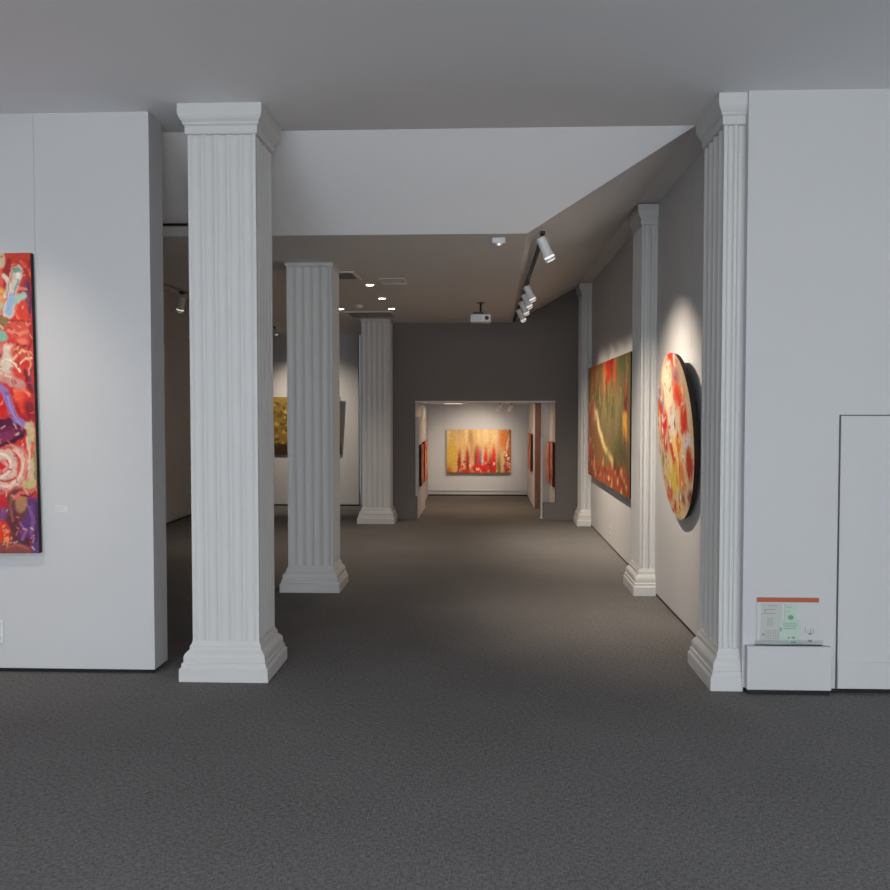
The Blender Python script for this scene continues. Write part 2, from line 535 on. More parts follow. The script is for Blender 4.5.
# --- tall painting on the left front wall (art units: about 0.0065 m)
R = random.Random(11)
pal = [(200, 50, 45), (215, 60, 45), (150, 35, 50), (205, 185, 165), (140, 110, 165), (95, 40, 85), (215, 150, 100), (150, 175, 160), (205, 110, 100)]
sh = []
for i in range(120):
    sh.append(('e', 2.0, R.choice(pal), (R.uniform(-230, -6), R.uniform(250, 555), R.uniform(6, 26), R.uniform(5, 18), R.uniform(0, 3))))
sh += [
    ('e', 2, (205, 185, 150), (1, 260, 8, 9, 0.2)), ('r', 1, (196, 62, 46), (8, 34, 250, 263)),
    ('c', 1, (150, 42, 44), [(12, 262), (8, 278), (8, 292)], 3), ('e', 1.5, (215, 85, 80), (3, 278, 5, 7, 0)),
    ('e', 3, (222, 160, 96), (3, 297, 8, 9, 0)), ('e', 2, (170, 185, 160), (0, 306, 5, 6, 0)),
    ('c', 1.5, (120, 62, 92), [(30, 278), (29, 298), (31, 320)], 2.6),
    ('c', 1.5, (214, 66, 50), [(24, 304), (26, 318)], 6), ('e', 1.5, (190, 56, 44), (29, 275, 5, 5, 0)),
    ('c', 1.2, (202, 196, 178), [(20, 272), (15, 288), (11, 312)], 6.0), ('c', 1.2, (160, 190, 172), [(14, 303), (26, 296)], 3.6),
    ('c', 1.5, (150, 172, 208), [(14, 296), (11, 312)], 3.4), ('e', 1.2, (112, 158, 138), (20, 271, 4.5, 3.4, 0.3)),
    ('c', 1, (205, 130, 110), [(22, 288), (31, 290)], 1.4),
    ('r', 2, (212, 84, 70), (12, 33, 320, 338)), ('c', 1.2, (224, 128, 100), [(10, 330), (22, 334), (32, 330)], 1.6),
    ('e', 2, (128, 110, 74), (4, 321, 8, 5, 0.6)), ('e', 1.5, (128, 172, 152), (2, 335, 8, 6, 0.4)),
    ('r', 2.5, (212, 196, 178), (-4, 16, 344, 374)), ('e', 1.5, (150, 30, 54), (0, 350, 5, 9, 0)), ('e', 1.5, (222, 120, 118), (2, 348, 2, 5, 0)),
    ('e', 2.5, (205, 78, 62), (24, 352, 12, 9, 0)), ('c', 0.8, (232, 190, 140), [(16, 358), (24, 350), (33, 352)], 1.1), ('c', 0.8, (150, 40, 40), [(20, 344), (26, 346), (32, 344)], 1.6),
    ('c', 0.8, (226, 200, 165), [(21, 364), (28, 358), (34, 358)], 1.0),
    ('e', 2, (210, 66, 54), (24, 372, 11, 7, 0.3)), ('c', 1, (128, 36, 50), [(27, 370), (30, 380), (34, 392)], 2.2),
    ('e', 2, (222, 60, 42), (24, 400, 11, 16, -0.3)), ('e', 3, (140, 34, 46), (32, 410, 6, 12, -0.2)), ('e', 3, (232, 92, 60), (20, 394, 5, 6, 0)),
    ('c', 1.5, (200, 140, 132), [(-4, 372), (10, 378), (23, 385)], 5.0), ('e', 2, (205, 32, 26), (1, 403, 6, 16, 0)), ('c', 1.2, (232, 190, 160), [(2, 372), (12, 376)], 1.2),
    ('e', 2, (200, 122, 146), (0, 423, 10, 5, -0.2)),
    ('e', 1.5, (88, 24, 60), (2, 432, 28, 14, -0.28)), ('e', 2, (130, 45, 84), (4, 436, 16, 6, -0.28)),
    ('c', 1.2, (146, 116, 174), [(-4, 382), (6, 390), (11, 404), (17, 418), (28, 425)], 3.6), ('c', 0.8, (110, 90, 170), [(8, 392), (13, 408), (19, 419)], 1.2),
    ('c', 2, (205, 180, 140), [(31, 424), (34, 440), (34, 470), (32, 486)], 4.0),
    ('e', 2, (224, 180, 160), (8, 466, 24, 23, 0)), ('c', 1.2, (212, 80, 72), [(-4, 446), (12, 446), (20, 458), (19, 476), (6, 486)], 1.8),
    ('e', 1.5, (210, 40, 46), (4, 466, 9, 8, 0)), ('c', 0.9, (236, 214, 204), [(-2, 452), (8, 454), (12, 464), (8, 472), (0, 476)], 1.5), ('c', 0.9, (236, 150, 140), [(3, 460), (8, 464), (4, 470)], 1.4),
    ('c', 1.0, (236, 205, 186), [(-4, 486), (10, 484), (22, 474), (26, 460)], 1.6), ('c', 0.9, (214, 110, 96), [(-2, 492), (14, 488), (26, 478), (30, 460), (28, 448)], 1.3), ('c', 1, (226, 90, 70), [(34, 442), (33, 456)], 1.6),
    ('r', 2.5, (98, 58, 112), (14, 46, 496, 548)), ('e', 2, (112, 60, 60), (16, 506, 11, 19, 0.1)), ('e', 1.5, (172, 124, 86), (22, 502, 6, 9, 0.2)), ('c', 1.2, (214, 110, 96), [(14, 496), (24, 492), (37, 489)], 2.8),
    ('c', 0.8, (120, 30, 40), [(22, 494), (30, 495), (36, 491)], 1.0), ('c', 2, (196, 182, 120), [(26, 484), (34, 482)], 3.2),
    ('e', 2, (200, 34, 44), (0, 503, 8, 4, 0)), ('e', 2, (128, 72, 128), (2, 514, 6, 8, 0)), ('e', 3, (98, 48, 56), (12, 526, 8, 16, 0)),
    ('e', 1.5, (220, 62, 36), (4, 532, 6, 13, -0.2)), ('e', 3, (140, 72, 68), (10, 550, 34, 8, 0.1)), ('e', 2, (84, 48, 52), (25, 540, 8, 4, 0.2)), ('r', 1.5, (102, 62, 118), (32, 46, 500, 556)),
]
extra = [
    ('c', 1.0, (150, 40, 46), [(34, 262), (31, 272), (33, 284)], 1.6), ('c', 1.2, (226, 96, 66), [(24, 262), (30, 268), (34, 276)], 1.3), ('c', 1.0, (216, 204, 186), [(7, 276), (13, 286), (9, 296)], 2.2),
    ('c', 0.8, (176, 120, 110), [(17, 268), (12, 284), (9, 300)], 0.7), ('c', 0.8, (120, 140, 150), [(24, 273), (20, 284), (17, 294)], 0.8), ('e', 1.0, (226, 220, 206), (22, 276, 2.6, 4, 0.2)),
    ('c', 1.0, (96, 44, 70), [(31, 284), (34, 296), (33, 312)], 1.5), ('c', 1.0, (236, 110, 84), [(20, 304), (18, 312), (22, 320)], 1.0), ('c', 0.9, (160, 40, 40), [(14, 321), (24, 320), (34, 323)], 0.8),
    ('c', 1.0, (170, 44, 46), [(33, 326), (34, 340), (31, 352)], 1.4), ('e', 1.6, (232, 120, 96), (25, 341, 6, 3.2, 0.2)), ('c', 0.8, (240, 214, 190), [(0, 362), (8, 358), (16, 362), (22, 370)], 1.0),
    ('c', 0.8, (180, 60, 60), [(17, 348), (22, 356), (20, 366)], 1.0), ('c', 0.9, (132, 60, 84), [(34, 366), (32, 376), (35, 388)], 1.3), ('c', 0.9, (236, 150, 120), [(30, 352), (33, 362), (31, 374)], 0.8),
    ('c', 1.2, (240, 110, 80), [(16, 390), (24, 388), (31, 394)], 1.4), ('c', 1.2, (176, 36, 40), [(17, 404), (22, 414), (31, 420)], 1.6), ('c', 1.0, (178, 150, 196), [(9, 396), (14, 412), (22, 424)], 0.8),
    ('c', 1.2, (112, 36, 76), [(-2, 428), (10, 426), (24, 430)], 1.4), ('c', 1.2, (66, 18, 48), [(0, 444), (12, 441), (24, 434)], 1.6), ('c', 1.0, (226, 196, 170), [(28, 436), (31, 450), (30, 468)], 1.2),
    ('c', 0.9, (226, 120, 106), [(24, 446), (27, 460), (24, 474)], 0.9), ('c', 0.9, (240, 196, 176), [(14, 448), (22, 456), (24, 466)], 1.0), ('c', 0.9, (190, 50, 52), [(-2, 478), (8, 480), (16, 476)], 1.0),
    ('c', 1.0, (150, 130, 84), [(37, 436), (36, 456), (37, 478)], 1.2), ('c', 1.0, (130, 84, 140), [(30, 506), (34, 518), (31, 532)], 1.8), ('c', 1.0, (76, 42, 92), [(37, 502), (38, 520), (36, 540)], 1.4),
    ('c', 1.0, (150, 92, 76), [(12, 494), (10, 506), (13, 520)], 1.2), ('c', 1.0, (150, 90, 150), [(20, 522), (26, 530), (22, 538)], 1.3), ('c', 1.0, (176, 96, 80), [(6, 546), (16, 543), (28, 547)], 1.2)]
sh += extra
R2 = random.Random(77)
for i in range(150):
    x_, y_ = R2.uniform(-2, 36), R2.uniform(256, 548)
    red = y_ < 425 or R2.random() < .3
    c_ = R2.choice([(226, 86, 66), (176, 44, 44), (236, 130, 104), (150, 50, 66), (222, 176, 150)] if red else [(206, 150, 140), (128, 70, 110), (226, 190, 170), (110, 56, 66)])
    a_ = R2.uniform(0, 6.28); l_ = R2.uniform(1.5, 5)
    sh.append(('c', 0.7, c_, [(x_, y_), (x_ + l_ * math.cos(a_), y_ + l_ * math.sin(a_))], R2.uniform(.25, .7)))
for i in range(14):
    sh.append(('e', 0.6, (246, 150, 80), (R.uniform(0, 8), R.uniform(521, 544), 0.9, 1.2, 0)))
pw, ph = 1.75, 1.916
t = thing('painting', 'tall bright red, purple and cream abstract painting on the front left wall', 'painting', (-2.852 - pw, 5.708, 0.766), (0, -0.013, 0))
flat_painting(t, pw, ph, 0.036, (200, 52, 46), sh, 340, 400, lambda X: (X - pw) / 0.00635 + 34.0, lambda D: 254 + D / 0.00643, wa=0.7, wf=0.35, skew=5.5)

# --- large rectangular painting on the right wall; local x runs towards the viewer, front faces -X
sh = [('e', .05, (150, 72, 40), (0.03, .1, .06, .3, 0)), ('r', .05, (172, 62, 34), (-.1, .30, -.1, .10)), ('r', .06, (122, 60, 36), (.2, .5, -.1, .05)),
      ('e', .06, (176, 142, 84), (.10, .3, .06, .35, 0)), ('e', .07, (98, 92, 58), (.28, .22, .1, .18, 0)),
      ('r', .04, (186, 120, 60), (.42, .72, -.05, .17)), ('e', .03, (176, 42, 24), (.56, .02, .07, .20, .12)), ('e', .03, (140, 40, 26), (.64, .03, .03, .16, -.1)), ('e', .04, (214, 150, 90), (.47, .22, .03, .12, 0)), ('e', .03, (190, 84, 44), (.70, .06, .02, .16, 0)),
      ('e', .08, (84, 88, 58), (.86, .12, .10, .22, 0)), ('e', .12, (116, 106, 66), (.60, .55, .22, .32, 0)),
      ('e', .04, (180, 70, 40), (.07, .48, .05, .12, 0)), ('e', .04, (200, 90, 56), (.16, .42, .04, .08, 0)), ('e', .03, (224, 190, 150), (.21, .42, .02, .06, 0)),
      ('c', .03, (230, 196, 126), [(.26, .42), (.33, .56), (.48, .70), (.66, .79)], .028), ('c', .02, (240, 216, 176), [(.27, .43), (.33, .55), (.42, .65)], .014),
      ('c', .04, (150, 88, 40), [(.16, .55), (.26, .68), (.42, .80)], .05),
      ('c', .02, (96, 30, 40), [(.92, .24), (.92, .42)], .028), ('c', .03, (206, 142, 58), [(.91, .44), (.92, .58)], .035), ('e', .03, (222, 168, 80), (.90, .5, .03, .06, 0)),
      ('e', .08, (86, 84, 48), (.80, .70, .10, .12, 0)),
      ('r', .06, (170, 78, 42), (-.1, 1.1, .845, 1.1)), ('e', .05, (196, 82, 46), (.08, .82, .1, .16, 0))]
R = random.Random(5)
for i in range(90):
    u, v = R.random(), R.uniform(.80, 1.0)
    if i > 60: u, v = R.uniform(0, .2), R.uniform(.3, .95)
    sh.append(('e', .012, R.choice([(222, 160, 110), (196, 58, 30), (120, 40, 30), (230, 190, 140), (160, 96, 40)]), (u, v, R.uniform(.008, .02), R.uniform(.015, .05), R.uniform(-.4, .4))))
for i in range(150):
    u, v = R.uniform(.12, .97), R.uniform(.02, .74)
    bend = (u - .6) * R.uniform(-.10, .22)
    olive = .22 < u < .9 and v > .16
    c_ = R.choice([(128, 116, 72), (88, 84, 50), (146, 132, 84), (104, 80, 46), (70, 66, 42)] if olive else [(150, 70, 40), (196, 130, 74), (92, 56, 40), (128, 104, 66), (176, 56, 36)])
    if .2 < u < .5 and v > .35 and u < .2 + (v - .3) * .8: continue
    L_ = R.uniform(.06, .2)
    sh.append(('c', .006, c_, [(u, v), (u + bend * .5, v + L_ * .5), (u + bend, v + L_)], R.uniform(.002, .007)))
L0, L1 = 9.50, 13.30
t = thing('painting', 'large dark olive painting with red streaks and a yellow curve, on the right wall', 'painting', (XR - 0.012, L1, 0.785), (0, 0, -math.pi / 2))
flat_painting(t, L1 - L0, 1.535, 0.05, (118, 104, 66), sh, 300, 200, lambda X: X / (L1 - L0), lambda D: D / 1.535, wa=.008, wf=22, gain=0.78)

# --- round painting
t = thing('painting', 'round white, red and yellow abstract painting on the right wall between the pilasters', 'painting', (XR - 0.050, 7.19, 1.505), (0, 0, -math.pi / 2))
t.rotation_euler = (math.radians(3.4), 0, -math.pi / 2)
sh = [('e', .04, (216, 60, 36), (.45, .03, .2, .06, 0)), ('e', .05, (170, 110, 110), (.62, .14, .1, .06, 0)), ('e', .04, (232, 214, 180), (.36, .2, .14, .16, 0)),
      ('e', .04, (158, 116, 140), (.14, .27, .1, .09, 0)), ('e', .03, (190, 50, 60), (.10, .34, .08, .06, 0)), ('e', .04, (222, 62, 40), (.66, .26, .15, .07, .3)), ('e', .03, (228, 150, 96), (.80, .24, .07, .04, 0)),
      ('e', .03, (196, 52, 36), (.78, .40, .10, .085, -.4)), ('e', .03, (205, 44, 40), (.20, .44, .13, .07, -.5)), ('e', .04, (214, 206, 196), (.45, .42, .1, .08, 0)),
      ('e', .05, (232, 200, 120), (.5, .62, .16, .12, 0)), ('e', .03, (214, 120, 50), (.60, .55, .06, .07, 0)), ('e', .03, (200, 46, 40), (.42, .61, .15, .04, .8)), ('e', .03, (186, 60, 40), (.22, .56, .08, .05, .4)),
      ('e', .04, (206, 204, 206), (.86, .53, .1, .05, 0)), ('e', .03, (176, 54, 40), (.86, .65, .09, .10, 0)), ('e', .04, (214, 190, 84), (.40, .76, .16, .10, 0)), ('e', .03, (110, 140, 70), (.12, .66, .04, .05, 0)),
      ('e', .03, (214, 130, 60), (.64, .74, .08, .10, 0)), ('e', .03, (132, 96, 84), (.62, .88, .08, .05, 0)), ('e', .03, (116, 60, 80), (.84, .83, .06, .04, 0)), ('e', .03, (206, 92, 60), (.28, .86, .08, .06, 0)),
      ('e', .03, (230, 196, 130), (.54, .93, .12, .05, 0)), ('e', .02, (180, 60, 44), (.42, .93, .05, .04, 0))]
R = random.Random(8)
for i in range(120):
    u, v = R.random(), R.random(); a_ = R.uniform(0, 6.28); l_ = R.uniform(.02, .07)
    sh.append(('c', .006, R.choice([(226, 200, 160), (206, 70, 50), (222, 176, 100), (170, 90, 70), (200, 190, 180), (226, 150, 110)]), [(u, v), (u + l_ * math.cos(a_), v + l_ * math.sin(a_))], R.uniform(.003, .01)))
for i in range(110):
    sh.append(('e', .01, R.choice([(232, 210, 170), (214, 70, 46), (230, 180, 90), (150, 60, 60), (224, 226, 220), (206, 120, 60)]),
               (R.random(), R.random(), R.uniform(.006, .03), R.uniform(.006, .025), R.uniform(0, 3))))
rr = 0.655
nr, na = 90, 220
rad, ang = np.meshgrid(np.linspace(0.001, rr, nr), np.linspace(0, 2 * math.pi, na))
X, Z = rad * np.cos(ang), rad * np.sin(ang)
U, V = (X + rr) / (2 * rr), (rr - Z) / (2 * rr)
U, V = warp(U, V, .012, 18)
col = rasterise(U, V, (214, 190, 156), sh) * 0.78
canvas_mesh('canvas', np.stack([X, np.full_like(X, -0.0365), Z], -1), col, t)
bm = bm_new(); tube(bm, (0, -0.035, 0), (0, 0, 0), rr, rr - 0.012, 72)
obj('stretcher_edge', bm, M['canvas_edge'], t, smooth=True)

# --- painting at the end of the far room
R = random.Random(3)
sh = []
for i in range(46):
    u = R.random()
    sh.append(('e', .03, R.choice([(214, 176, 112), (196, 148, 92), (226, 196, 140), (176, 132, 84), (206, 160, 118)]), (u, R.uniform(0, .6), R.uniform(.02, .05), R.uniform(.12, .35), 0)))
sh += [('e', .03, (224, 196, 150), (.02, .2, .03, .3, 0)), ('e', .06, (212, 170, 70), (.08, .6, .1, .4, 0)), ('e', .05, (186, 84, 40), (.02, 1.0, .06, .16, 0)),
       ('e', .05, (206, 116, 44), (.90, .18, .09, .28, 0)), ('e', .03, (96, 56, 30), (.985, .15, .02, .3, 0)), ('e', .04, (170, 96, 40), (.97, .6, .05, .4, 0))]
for u, v0, w_, c in ((.20, .50, .035, (160, 50, 34)), (.245, .62, .02, (226, 180, 140)), (.32, .42, .035, (186, 70, 50)), (.335, .66, .02, (90, 30, 26)), (.38, .6, .03, (222, 160, 120)),
                     (.46, .45, .03, (96, 44, 40)), (.49, .42, .035, (206, 60, 60)), (.53, .52, .025, (96, 104, 130)), (.56, .62, .02, (220, 190, 170)), (.605, .46, .032, (214, 40, 36)), (.68, .6, .04, (150, 40, 34)),
                     (.73, .38, .032, (216, 44, 36)), (.74, .7, .04, (196, 30, 34)), (.81, .62, .03, (120, 110, 60)), (.92, .6, .03, (180, 60, 60))):
    sh.append(('e', .02, c, (u, v0 + .3, w_, .33, 0)))
sh += [('e', .04, (214, 34, 30), (.52, .88, .14, .10, 0)), ('e', .03, (190, 40, 34), (.28, .95, .1, .06, 0)), ('e', .02, (238, 200, 170), (.94, .35, .012, .12, .1)),
       ('r', .02, (110, 84, 40), (-.1, 1.1, .965, 1.1))]
for i in range(26):
    sh.append(('e', .008, R.choice([(240, 214, 190), (226, 90, 70), (90, 40, 60)]), (R.uniform(.90, .985), R.uniform(.45, .95), R.uniform(.006, .016), .02, R.uniform(0, 3))))
for i in range(26):
    sh.append(('e', .01, R.choice([(240, 200, 160), (200, 30, 30), (110, 30, 30), (230, 160, 110)]), (R.uniform(.15, .8), R.uniform(.7, .97), R.uniform(.006, .016), .03, 0)))
t = thing('painting', 'wide ochre painting with red flame-like strokes, lit on the end wall of the far room', 'painting', (-0.745, 18.156, 0.445))
flat_painting(t, 1.288, 0.888, 0.04, (208, 170, 108), sh, 220, 160, lambda X: X / 1.288, lambda D: D / .888, wa=.006, wf=30)

# --- gold painting on the left back wall, leaning off the wall at its top
R = random.Random(21)
sh = [('r', .03, (70, 48, 30), (-.1, 1.1, .80, 1.1)), ('r', .02, (150, 122, 60), (-.1, 1.1, -.1, .10))]
for i in range(160):
    sh.append(('e', .01, R.choice([(168, 138, 62), (104, 82, 38), (84, 82, 48), (190, 160, 88), (128, 98, 44)]), (R.random(), R.uniform(.08, .85), R.uniform(.01, .04), R.uniform(.01, .05), R.uniform(0, 3))))
t = thing('painting', 'gold and brown speckled painting leaning forward on the back wall of the left room', 'painting', (-3.75, 16.115, 0.925), (math.radians(4.6), 0, 0))
flat_painting(t, 1.20, 1.03, 0.03, (140, 114, 54), sh, 160, 120, lambda X: X / 1.2, lambda D: D / 1.03, wa=.01, wf=30)


# --- small pictures seen edge-on on the partitions of the far room
def small_picture(label, loc, rz, w, h, cols, seed, thick=0.03):
    R = random.Random(seed); sh = []
    for i in range(24):
        sh.append(('e', .04, R.choice(cols), (R.random(), R.random(), R.uniform(.05, .2), R.uniform(.05, .3), R.uniform(0, 3))))
    t = thing('painting', label, 'painting', loc, (0, 0, rz))
    flat_painting(t, w, h, thick, cols[0], sh, 40, 40, lambda X: X / w, lambda D: D / h)
    return t


PK = [(214, 130, 100), (226, 170, 140), (190, 90, 60), (150, 60, 40)]
small_picture('small pinkish picture seen edge-on, farther one on the left screen of the far room', (-1.035, 15.12, 0.52), math.pi / 2, 0.72, 0.66, PK, 1, 0.045)
small_picture('small pinkish picture seen edge-on, nearer one on the left screen of the far room', (-1.035, 14.40, 0.50), math.pi / 2, 0.52, 0.66, PK, 2, 0.04)
small_picture('small pinkish picture in the near right corner of the far room, behind the opening', (1.135, 15.0, 0.50), -math.pi / 2, 0.62, 0.70, PK, 3, 0.05)
small_picture('small pink picture on the right side wall of the far room, behind the nearest one', (1.135, 15.95, 0.50), -math.pi / 2, 0.7, 0.66, PK, 4, 0.045)
small_picture('narrow dark-edged picture on the cream wall block beside the ochre painting', (0.858, 17.0, 0.63), -math.pi / 2, 0.9, 0.66, PK, 6, 0.035)

# screens and blocks inside the far room
bm = bm_new(); box(bm, -1.118, -1.035, 14.335, 15.9, 0, 1.60); t = obj('display_screen', bm, M['wall'])
tag(t, 'low white display screen inside the far room at the left of the opening', 'display screen')
bm = bm_new(); box(bm, 0.872, 1.134, 15.75, 18.165, 0.02, FZ); struct('wall_block', bm, M['wall'])
bm = bm_new(); box(bm, 0.885, 0.985, 15.735, 15.75, 0.0, FZ)
struct('wall_block_face', bm, mat('brown_panel', lin((140, 104, 84)), .6, noise=.1, nscale=5))
bm = bm_new(); box(bm, 0.897, 0.925, 14.33, 14.37, 0, 1.28); box(bm, 0.89, 0.932, 14.32, 14.38, 0, 0.03)
t = obj('post', bm, M['white_metal'], bevel=0.003)
tag(t, 'slim pale post standing inside the opening at its right', 'post')


# ------------------------------------------------------------------ lamps
def spot_lamp(parent, power, size, blend, target_rot=None, loc=(0, 0, 0), col=WARM, radius=0.03):
    l = bpy.data.lights.new('spot_light', 'SPOT')
    l.energy = power; l.spot_size = math.radians(size); l.spot_blend = blend; l.color = col; l.shadow_soft_size = radius
    o = bpy.data.objects.new('spot_light', l); C.objects.link(o)
    o.parent = parent; o.location = loc
    return o


def spotlight(label, pos, target, power, size=50, blend=0.7, scale=1.0, group=None, col=WARM):
    """pos: point on the track; head hangs under it and aims at target"""
    root = thing('track_spotlight', label, 'spotlight', pos, group=group)
    s = scale
    bm = bm_new(); box(bm, -0.02 * s, 0.02 * s, -0.05 * s, 0.05 * s, -0.022 * s, 0); tube(bm, (0, 0, -0.02 * s), (0, 0, -0.055 * s), 0.011 * s, n=12)
    obj('adapter', bm, M['black'], root)
    head_c = Vector((0, 0, -0.085 * s))
    d = (Vector(target) - (Vector(pos) + head_c)).normalized()
    q = (-d).to_track_quat('Z', 'Y')
    h = bm_new()
    lathe(h, [(0.020 * s, 0.095 * s), (0.036 * s, 0.092 * s), (0.042 * s, 0.085 * s), (0.042 * s, -0.055 * s), (0.047 * s, -0.060 * s), (0.047 * s, -0.078 * s), (0.043 * s, -0.079 * s), (0.043 * s, -0.088 * s),
              (0.047 * s, -0.089 * s), (0.047 * s, -0.112 * s), (0.040 * s, -0.114 * s), (0.039 * s, -0.104 * s)][::-1])
    hd = obj('lamp_head', h, M['white_metal'], root, smooth=True)
    hd.rotation_mode = 'QUATERNION'; hd.rotation_quaternion = q
    # head hangs forward of its pivot
    hd.location = head_c + d * 0.05 * s
    bm = bm_new(); tube(bm, (0, 0, -0.1185 * s), (0, 0, -0.1145 * s), 0.037 * s, n=24)
    obj('lens', bm, M['lens'], hd)
    bm = bm_new(); tube(bm, (0, 0, -0.089 * s), (0, 0, -0.079 * s), 0.0445 * s, n=28)
    obj('light_ring', bm, M['lens'], hd)
    spot_lamp(hd, power, size, blend, loc=(0, 0, -0.125 * s), col=col)
    return root


TZ = H2
# track along the crease
bm = bm_new(); box(bm, -0.018, 0.018, 0, 6.3, -0.02, 0.0); box(bm, -0.006, 0.006, 0, 6.3, -0.024, -0.02)
t = obj('lighting_track', bm, M['black']); t.location = (0.455, 7.55, TZ); tag(t, 'thin black lighting track running down the low ceiling towards the projector side', 'lighting track')
g = 'spotlights on the right ceiling track'
TB = TZ - 0.024
spotlight('largest, nearest white spotlight on the right ceiling track, apart from the cluster', (0.458, 7.22, TB + 0.055), (1.58, 7.6, 0.75), 270, 104, 1.0, 0.95, g)
spotlight('foremost spotlight of the close cluster farther down the right track', (0.455, 9.62, TB), (1.58, 10.15, 0.85), 180, 94, 1.0, 0.85, g)
spotlight('second from the front in the spotlight cluster on the right track', (0.455, 10.27, TB), (1.58, 10.95, 0.85), 165, 94, 1.0, 0.85, g)
spotlight('third from the front in the spotlight cluster on the right track', (0.455, 10.97, TB), (1.58, 11.7, 0.85), 165, 94, 1.0, 0.85, g)
spotlight('rearmost spotlight of the cluster, nearest the back wall on the right track', (0.455, 11.8, TB), (1.58, 12.5, 0.85), 150, 94, 1.0, 0.85, g)

bm = bm_new(); box(bm, -0.018, 0.018, 0, 6.0, -0.02, 0)
t = obj('lighting_track', bm, M['grey_metal']); t.location = (-3.44, 8.8, TZ); tag(t, 'grey lighting track high in the left room, seen left of the nearest column', 'lighting track')
spotlight('white spotlight seen in the gap between the front left wall and the nearest column', (-3.44, 10.25, TZ - 0.02), (-3.95, 10.9, 1.6), 40, 70, 0.8, 0.95)
spotlight('tiny track spotlight seen between the first two columns, above the gold painting', (CL + 0.2, 14.75, TZ), (-3.0, 16.1, 1.0), 170, 95, 0.9, 0.6)

# black rail on the sloping panel
zp = 3.155; yp = YP0 + (H1 - zp) / (H1 - H2) * (YP1 - YP0)
bm = bm_new(); box(bm, -1.1, 0.62, -0.03, 0.0, -0.006, 0.010)
t = obj('picture_rail', bm, M['black']); t.location = (-2.3, yp - 0.012, zp - 0.02); tag(t, 'thin black rail across the sloping ceiling panel left of the nearest column', 'rail')

# spotlight for the tall painting (hangs from the high ceiling, just outside the view)
spotlight('white spotlight on the high ceiling aimed at the tall red painting', (-3.1, 4.2, H1), (-3.2, 5.7, 1.4), 85, 70, 1.0, 1.0)

# far-room spotlights
g = 'pair of small spotlights in the far room'
spotlight('left one of two tiny spotlights under the far room ceiling', (0.29, 16.6, FZ), (-0.25, 18.17, 0.85), 58, 72, 0.9, 0.75, g)
spotlight('right one of two tiny spotlights under the far room ceiling', (0.50, 16.6, FZ), (0.0, 18.17, 0.95), 36, 72, 0.9, 0.75, g)
bm = bm_new(); box(bm, -0.17, 0.17, -0.05, 0.05, -0.012, 0); lt = obj('ceiling_light', bm, mat('strip_glow', (1, 1, 1), 0.4, emit=(1.0, 0.82, 0.62), estr=0.8)); lt.location = (-0.58, 17.0, FZ)
tag(lt, 'short glowing light strip under the far room ceiling', 'ceiling light')
l = bpy.data.lights.new('far_room_area', 'AREA'); l.shape = 'RECTANGLE'; l.size = 0.3; l.size_y = 0.1; l.energy = 5; l.color = WARM
o = bpy.data.objects.new('far_room_area', l); C.objects.link(o); o.parent = lt; o.location = (0, 0, -0.02)
l = bpy.data.lights.new('far_room_area', 'AREA'); l.shape = 'RECTANGLE'; l.size = 0.8; l.size_y = 0.5; l.energy = 17; l.color = (1.0, 0.72, 0.48)  # extra area light without a fitting, added to brighten and warm the far room
o = bpy.data.objects.new('far_room_fill', l); C.objects.link(o); o.location = (0, 15.6, FZ - 0.01)


def downlight(label, x, y, power):
    root = thing('downlight', label, 'downlight', (x, y, H2), group='recessed downlights in the low ceiling')
    bm = bm_new()
    n = 28; ro, ri = 0.058, 0.042
    a = [[bm.verts.new((r * math.cos(2 * math.pi * i / n), r * math.sin(2 * math.pi * i / n), z)) for i in range(n)] for r, z in ((ro, 0), (ro, -0.005), (ri, -0.006), (ri, 0))]
    for k in range(4):
        for i in range(n):
            bm.faces.new((a[k][i], a[k][(i + 1) % n], a[(k + 1) % 4][(i + 1) % n], a[(k + 1) % 4][i]))
    obj('trim_ring', bm, M['white_metal'], root, smooth=True)
    bm = bm_new(); tube(bm, (0, 0, -0.009), (0, 0, -0.001), 0.036, 0.041, n=28)
    obj('lamp_lens', bm, M['lamp'], root)
    l = spot_lamp(root, power, 100, 0.8, loc=(0, 0, -0.02))
    return root


downlight('glowing downlight nearest the camera in the row before the third column', -1.245, 9.9, 46)
downlight('middle glowing downlight of the row of three right of the second column', -1.248, 11.09, 46)
downlight('glowing downlight farthest back of the row of three, above the third column', -1.242, 12.2, 40)
downlight('glowing downlight right beside the upper edge of the second column', -1.935, 12.2, 46)

# ------------------------------------------------------------------ ceiling fittings
t = thing('projector', 'white projector hanging from the low ceiling before the dark back wall', 'projector', (-0.045, 11.6, H2))
bm = bm_new(); tube(bm, (0, 0, -0.006), (0, 0, 0), 0.05); tube(bm, (0, 0, -0.12), (0, 0, 0), 0.014, n=12); box(bm, -0.09, 0.03, -0.05, 0.05, -0.158, -0.120); obj('ceiling_mount', bm, M['black'], t)
bm = bm_new(); box(bm, -0.130, 0.130, -0.10, 0.10, -0.255, -0.155); body = obj('body', bm, M['white_metal'], t, bevel=0.012)
bm = bm_new(); tube(bm, (0.078, -0.112, -0.203), (0.078, -0.095, -0.203), 0.024, 0.028); obj('lens', bm, M['black'], t, smooth=True)
bm = bm_new()
for k in range(5): box(bm, -0.115, 0.01, -0.1025, -0.099, -0.235 + k * 0.014, -0.229 + k * 0.014)
obj('vent_grille', bm, M['grey_metal'], t)

